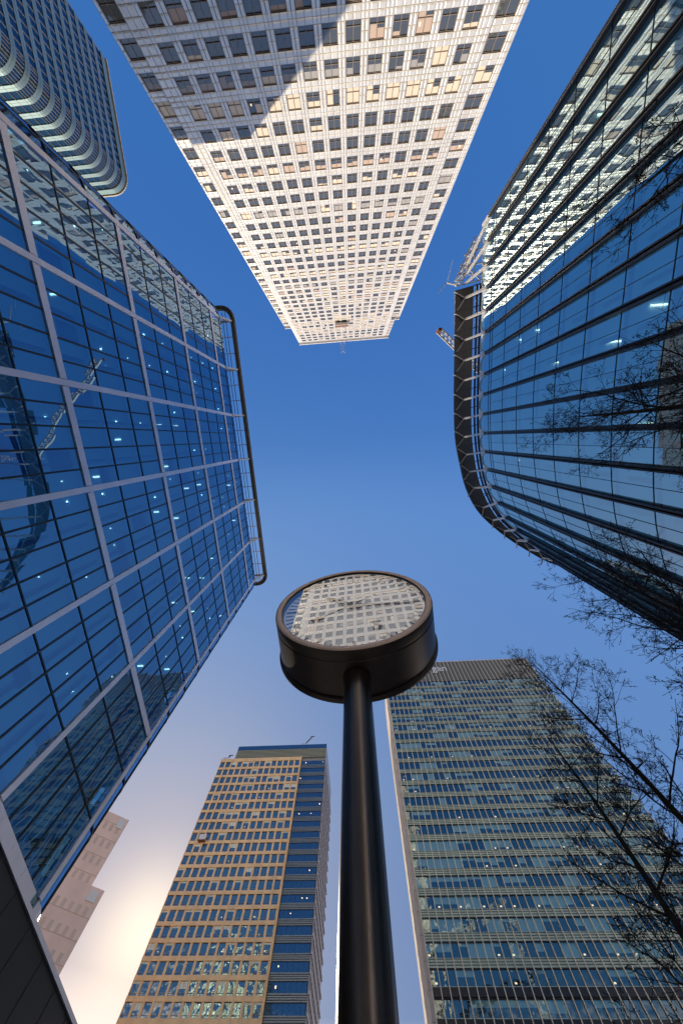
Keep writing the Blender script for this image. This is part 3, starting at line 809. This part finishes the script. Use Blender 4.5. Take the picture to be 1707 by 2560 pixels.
for nm, x, y, z, h, lab in (('roof_crane', -82, 174.6, 150.1, 2.2, 'small cleaning crane on the left end of the golden tower roof'), ('roof_crane', -38.5, 176, 158.2, 6.0, 'larger cleaning crane on the right of the golden tower crown')):
    t = thing(nm, lab, 'maintenance crane'); m = MB(); m.box((x - 1.6, y, z), (x + 1.4, y + 2, z + 1.2 + h * .1), 'grey_metal'); m.build('base', t)
    m = MB(); m.bar((x, y + 1, z + 1), (x + h * .75, y + 1, z + 1 + h), .45, .45, 'dark_metal'); m.bar((x + h * .75 - 1, y + 1, z + 1 + h), (x + h * .75 + 1.4, y + 1, z + 1.1 + h), .3, .3, 'dark_metal'); m.build('jib', t)
t = thing('cleaning_cradle', 'small white cleaning cradle hanging on the left part of the golden tower', 'cradle')
m = MB(); m.box((-79.6, 172.9, 111.0), (-76.6, 174.0, 113.0), 'white_paint'); m.build('basket', t)
m = MB(); m.box((-79.7, 172.8, 110.6), (-76.5, 174.1, 110.98), 'cradle_red'); m.build('floor', t)
m = MB(); m.bar((-79.4, 173.5, 113), (-79.4, 173.5, 150.6), .06, .06, 'dark_metal'); m.bar((-76.8, 173.5, 113), (-76.8, 173.5, 150.6), .06, .06, 'dark_metal'); m.build('cable', t)

# ================================================================ far banded tower, top left
def banded():
    t = thing('banded_tower', 'striped blue glass tower with a pale rounded corner behind the left block, top left', 'skyscraper')
    X = -107; R = 7; yc = -139.0; yn = -186; top = 199.5
    def outline(r, n=10):
        pts = [(X, yn), (X, yc)]
        pts += [(X - R + (R) * math.cos(math.pi / 2 * i / n), yc + R * math.sin(math.pi / 2 * i / n)) for i in range(1, n + 1)]
        pts += [(X - 60, yc + R)]; return pts
    pl = outline(R); st = MB(); items = []; z = top - 3.0
    rows = 0
    while z > 60:
        for i, (a, b) in enumerate(zip(pl[:-1], pl[1:])):
            n = max(1, int(round(math.dist(a, b) / (9 if rows > 0 else 9))))
            for k in range(n):
                p = (a[0] + (b[0] - a[0]) * k / n, a[1] + (b[1] - a[1]) * k / n); q = (a[0] + (b[0] - a[0]) * (k + 1) / n, a[1] + (b[1] - a[1]) * (k + 1) / n)
                pn = MB(); pn.poly([(q[0], q[1], z - 3.0), (p[0], p[1], z - 3.0), (p[0], p[1], z), (q[0], q[1], z)][::-1], 'far_glass'); items.append((pn.v[:], pn, {}))
        for a, b in zip(pl[:-1], pl[1:]):
            st.bar((a[0], a[1], z - 4.0), (b[0], b[1], z - 4.0), .5, 1.98, 'bank_far_steel')
            st.bar((a[0], a[1], z - 4.0), (b[0], b[1], z - 4.0), .56, .08, 'steel_seam')
        z -= 5.0; rows += 1
    for a, b in zip(pl[:-1], pl[1:]):
        n = max(1, int(math.dist(a, b) / 3))
        for k in range(n):
            x = a[0] + (b[0] - a[0]) * k / n; y = a[1] + (b[1] - a[1]) * k / n; st.bar((x, y, 60), (x, y, top - 3), .62, .08, 'steel_seam')
    st.build('spandrel_bands', t); split_windows(t, items, 'window')
    cp = MB()
    for a, b in zip(pl[:-1], pl[1:]): cp.bar((a[0], a[1], top - 1.5), (b[0], b[1], top - 1.5), .9, 3.0, 'bank_far_steel')
    for a, b in zip(pl[:-1], pl[1:]): cp.bar((a[0], a[1], top + .5), (b[0], b[1], top + .3), 2.0, .6, 'limestone')
    cp.build('cornice', t)
    bd = MB(); bd.box((X - 55, yn + .5, 0), (X - R, yc + R - .8, top - .5), 'concrete'); bd.box((X - R, yn + .5, 0), (X - .6, yc, top - .5), 'concrete'); bd.build('core', t)
banded()

# ================================================================ pale stepped building, low left
def pale():
    t = thing('stepped_building', 'pale hazy stone building with a stepped corner beside the sun, low left', 'building')
    t.location = (-101.2, 148.9, 0); t.rotation_euler = (0, 0, math.atan2(.562, .827))   # front squarely towards the square
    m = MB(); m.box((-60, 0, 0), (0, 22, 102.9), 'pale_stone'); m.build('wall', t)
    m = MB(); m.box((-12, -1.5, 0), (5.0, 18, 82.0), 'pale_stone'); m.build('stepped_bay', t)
    m = MB()
    for z in range(30, 102, 5): m.box((-40, -.1, z), (-.05, -.02, z + .12), 'pale_window')
    for z in range(30, 80, 5): m.box((-11.9, -1.6, z), (4.95, -1.52, z + .12), 'pale_window')
    m.build('joints', t)
    items = []
    for k in range(14):
        for c in range(9):
            a = -2.8 - c * 2.6 if k < 5 else -14.5 - c * 2.6; z = 97.5 - k * 5
            pn = MB(); pn.poly([(a, -.03, z), (a + 1.2, -.03, z), (a + 1.2, -.03, z + 2.2), (a, -.03, z + 2.2)], 'pale_window'); items.append(([tuple(t.matrix_basis @ Vector(v)) for v in pn.v], pn, {}))
    for k in range(11):
        for c in range(6):
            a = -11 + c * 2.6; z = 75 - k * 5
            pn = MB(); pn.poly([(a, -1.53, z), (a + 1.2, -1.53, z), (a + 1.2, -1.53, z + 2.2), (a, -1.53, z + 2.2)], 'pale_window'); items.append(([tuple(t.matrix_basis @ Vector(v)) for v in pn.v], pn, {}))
    split_windows(t, items, 'window')
    lv = MB(); lv.box((-3.6, -.25, 99.2), (-.8, -.04, 102.2), 'white_paint'); lv.build('roof_louver', t)
    lv = MB(); lv.box((.6, -1.75, 78.4), (3.6, -1.54, 81.2), 'white_paint'); lv.build('roof_louver', t)
pale()

# ================================================================ clock
def clock():
    U = 1.3; t = thing('public_clock', 'round bronze black street clock on a tall post, its glass mirroring the steel tower', 'clock')
    cx = -.036 * U; cz = 1.6 + 1.872 * U; y0 = U; y1 = 1.30 * U; r = .484 * U; ri = .443 * U; N = 96
    t.location = (cx, 1.16 * U, 0); t.rotation_euler = (0, 0, -.05)
    ox, oy = cx, 1.16 * U
    def ring(rad, y): return [(cx - ox + rad * math.cos(2 * math.pi * i / N), y - oy, cz + rad * math.sin(2 * math.pi * i / N)) for i in range(N)]
    def lathe(prof, mname, nm, parent):
        m = MB(); j = m.mi(mname)
        for rad, y in prof: m.v.extend(ring(rad, y))
        for a in range(len(prof) - 1):
            for i in range(N):
                k = (i + 1) % N; m.f.append((a * N + i, a * N + k, (a + 1) * N + k, (a + 1) * N + i)); m.m.append(j)
        o = m.build(nm, parent, True); o.data.set_sharp_from_angle(angle=math.radians(25)); return o
    case = lathe([(ri + .006, y0 + .03), (ri + .03, y0 + .004), (r - .012, y0 + .0), (r - .003, y0 + .004), (r, y0 + .014), (r, y0 + .075), (r - .004, y0 + .079), (r - .004, y0 + .083), (r + .001, y0 + .088), (r + .006, y1 - .055), (r - .001, y1 - .05), (r - .001, y1 - .044), (r + .018, y1 - .04), (r + .022, y1 - .03), (r + .022, y1 - .008), (r + .012, y1), (ri, y1), (0.002, y1)], 'clock_black', 'case', t)
    lathe([(ri + .012, y0 + .005), (ri - .004, y0 + .012), (ri - .006, y0 + .10)], 'clock_black', 'inner_ring', t)
    lathe([(ri + .004, y0 + .002), (ri + .02, y0 - .003), (r - .016, y0 - .003), (r - .004, y0 + .003)], 'bezel_metal', 'bezel', t)
    lathe([(ri + .002, y0 + .014), (.002, y0 + .014)], 'clock_glass', 'glass', t)
    dy = y0 + .058
    lathe([(ri + .01, dy), (.002, dy)], 'dial', 'dial', t)
    mk = MB()
    for k in range(60):
        a = 2 * math.pi * k / 60; big = k % 5 == 0; r0 = ri * (.80 if big else .86); r1 = ri * .965; wd = .022 if big else .010
        p = Vector((math.sin(a), 0, math.cos(a))); q = Vector((cx - ox, dy - oy - .004, cz))
        mk.bar(q + p * r0, q + p * r1, wd, .003, 'dial_mark', up=(0, 1, 0))
    mk.build('minute_marks', t)
    cu = D.curves.new('numeral', 'FONT'); cu.body = '5'; cu.size = .16; cu.extrude = .002; cu.align_x = 'CENTER'; cu.align_y = 'CENTER'; cu.offset = .003
    lo = D.objects.new('tmp', cu); C.collection.objects.link(lo)
    dg = bpy.context.evaluated_depsgraph_get(); me = D.meshes.new_from_object(lo.evaluated_get(dg)); D.objects.remove(lo)
    me.materials.clear(); me.materials.append(MATS['dial_mark']); o = D.objects.new('numeral', me); C.collection.objects.link(o); o.parent = t
    a = 2 * math.pi * 5 / 12; o.rotation_euler = (math.radians(90), 0, 0)
    o.location = (cx - ox + math.sin(a) * ri * .60, dy - oy - .006, cz + math.cos(a) * ri * .60)
    def hand(nm, ang, L, back, w0, w1, y, mname):
        m = MB(); d = Vector((math.sin(ang), 0, math.cos(ang))); s = Vector((d.z, 0, -d.x)); q = Vector((cx - ox, y - oy, cz))
        pts = [q - d * back - s * w0 / 2, q - d * back + s * w0 / 2, q + d * L + s * w1 / 2, q + d * L - s * w1 / 2]
        e = Vector((0, .004, 0)); a_ = [p - e for p in pts]; b_ = [p + e for p in pts]
        m.poly(a_, mname); m.poly(b_[::-1], mname)
        for i in range(4): k = (i + 1) % 4; m.poly([a_[k], a_[i], b_[i], b_[k]], mname)
        return m
    hand('hour_hand', math.radians(308), ri * .50, .07, .055, .035, dy - .016, 'dial_mark').build('hour_hand', t)
    hand('minute_hand', math.radians(97), ri * .86, .09, .040, .018, dy - .024, 'dial_mark').build('minute_hand', t)
    s = hand('second_hand', math.radians(236), ri * .62, .16, .010, .008, dy - .032, 'dial_mark')
    q = Vector((cx - ox, dy - .033 - oy, cz)); d = Vector((math.sin(math.radians(236)), 0, math.cos(math.radians(236))))
    s.bar(q + d * ri * .50, q + d * ri * .66, .055, .006, 'dial_red', up=(0, 1, 0)); s.build('second_hand', t)
    h = MB(); h.tube([(cx - ox, dy - .04 - oy, cz), (cx - ox, dy - oy, cz)], [.035, .035], 'dial_mark', 20); h.build('hub', t)
    # post with a short flared collar under the drum
    zb = cz - r; pr = .0840
    m = MB(); zz = [0, .25, 1.2, 2.2, zb - .25, zb - .10, zb - .03, zb + .06]; rr = [pr * 1.02, pr, pr, pr, pr * 1.0, pr * 1.01, pr * 1.05, pr * 1.2]
    m.tube([(0, 0, z) for z in zz], rr, 'clock_metal', 40, True); m.build('post', t, True)
    m = MB(); m.tube([(0, 0, .12), (0, 0, .15), (0, 0, .16)], [.2, .2, .09], 'clock_metal', 32); m.build('base_plate', t, True)
clock()

# ================================================================ bare trees
def tree(loc, height, label, lean=(0, 0), seed=1, r0=.17, spread=1.0, start=.22):
    rnd = random.Random(seed); t = thing('bare_tree', label, 'tree', 'leafless trees along the right side of the square'); t.location = loc
    trunk = MB(); crown = MB(); tw = []
    pts = []; n = 16; x = y = 0
    for i in range(n + 1):
        f = i / n; pts.append(Vector((lean[0] * f + math.sin(f * 7 + seed) * .12, lean[1] * f + math.cos(f * 6 + seed) * .12, height * f)))
    rad = [r0 * (1 - f / n) ** .8 + .012 for f in range(n + 1)]
    trunk.tube(pts, rad, 'bark', 9); trunk.build('trunk', t, True)
    def rv(): return Vector((rnd.gauss(0, 1), rnd.gauss(0, 1), rnd.gauss(0, 1)))
    seeds = MB(); cnt = [0]
    def grow(p, d, L, r, depth):
        k = max(3, int(L / .28)); P = [p.copy()]; rr = [r]; dirs = [d.copy()]; q = p.copy(); dd = d.copy()
        for i in range(k):
            dd = (dd + rv() * .11 + Vector((0, 0, .05 if depth < 2 else -.01))).normalized(); q = q + dd * (L / k); P.append(q.copy()); dirs.append(dd.copy()); rr.append(max(.0044, r * (1 - .8 * (i + 1) / k)))
        crown.tube(P, rr, 'bark', 6 if depth == 0 else (4 if depth == 1 else 3), False)
        if depth >= 3:
            cnt[0] += 1
            for s_ in range(2):
                if rnd.random() < .75:
                    e = P[-1 - s_]; a = rv().normalized() * .018; b = (dirs[-1] + rv() * .6).normalized() * rnd.uniform(.03, .07)
                    seeds.poly([e - a, e + b * .5 + a, e + b, e + b * .5 - a * 1.2], 'seed')
            return
        nb = {0: int(L * 3.2) + 2, 1: int(L * 3.8) + 2, 2: int(L * 4.4) + 2}[depth]
        for j in range(nb):
            f = rnd.uniform(.18, 1.0); i = min(k, int(f * k)); ax = dirs[i].cross(rv()).normalized(); an = math.radians(rnd.uniform(28, 62))
            nd = (dirs[i] * math.cos(an) + ax * math.sin(an)).normalized()
            grow(P[i], nd, L * rnd.uniform(.28, .52) * (1.15 - .45 * f), max(.005, rr[i] * .58), depth + 1)
    nl = int(height * 1.9)
    for i in range(nl):
        f = start + (1 - start) * (i + rnd.random() * .6) / nl
        j = min(n - 1, int(f * n)); p = pts[j].lerp(pts[j + 1], f * n - j); az = i * 2.4 + rnd.random() * .8
        up = .30 + .75 * f
        d = Vector((math.cos(az), math.sin(az), up)).normalized()
        grow(p, d, spread * height * .25 * (1.12 - .55 * f) * rnd.uniform(.7, 1.15), rad[j] * .30 + .004, 0)
    crown.build('crown', t); seeds.build('seed_pods', t)
tree((9.0, 10.4, .12), 15.0, 'leafless tree whose bare trunk slants up beside the right edge of the bank tower', (-1.0, .6), 3, .14, 1.0, .36)
tree((6.4, 10.4, .12), 11.2, 'leafless tree in front of the bank tower, its trunk rising from the bottom right', (.0, .5), 9, .13, 1.15, .26)
tree((9.9, -.8, .12), 16.0, 'leafless tree against the curved glass, trunk outside the right edge', (-.6, .6), 21, .18, 1.05, .35)
tree((9.6, 5.4, .12), 15.0, 'leafless tree between the others, at the lower end of the curved glass', (-.4, .2), 33, .15, 1.0, .33)
tree((9.0, -6.8, .12), 13.5, 'leafless tree furthest up the right edge, twigs over the mirrored steel tower', (-.3, .2), 45, .15, 1.0, .35)
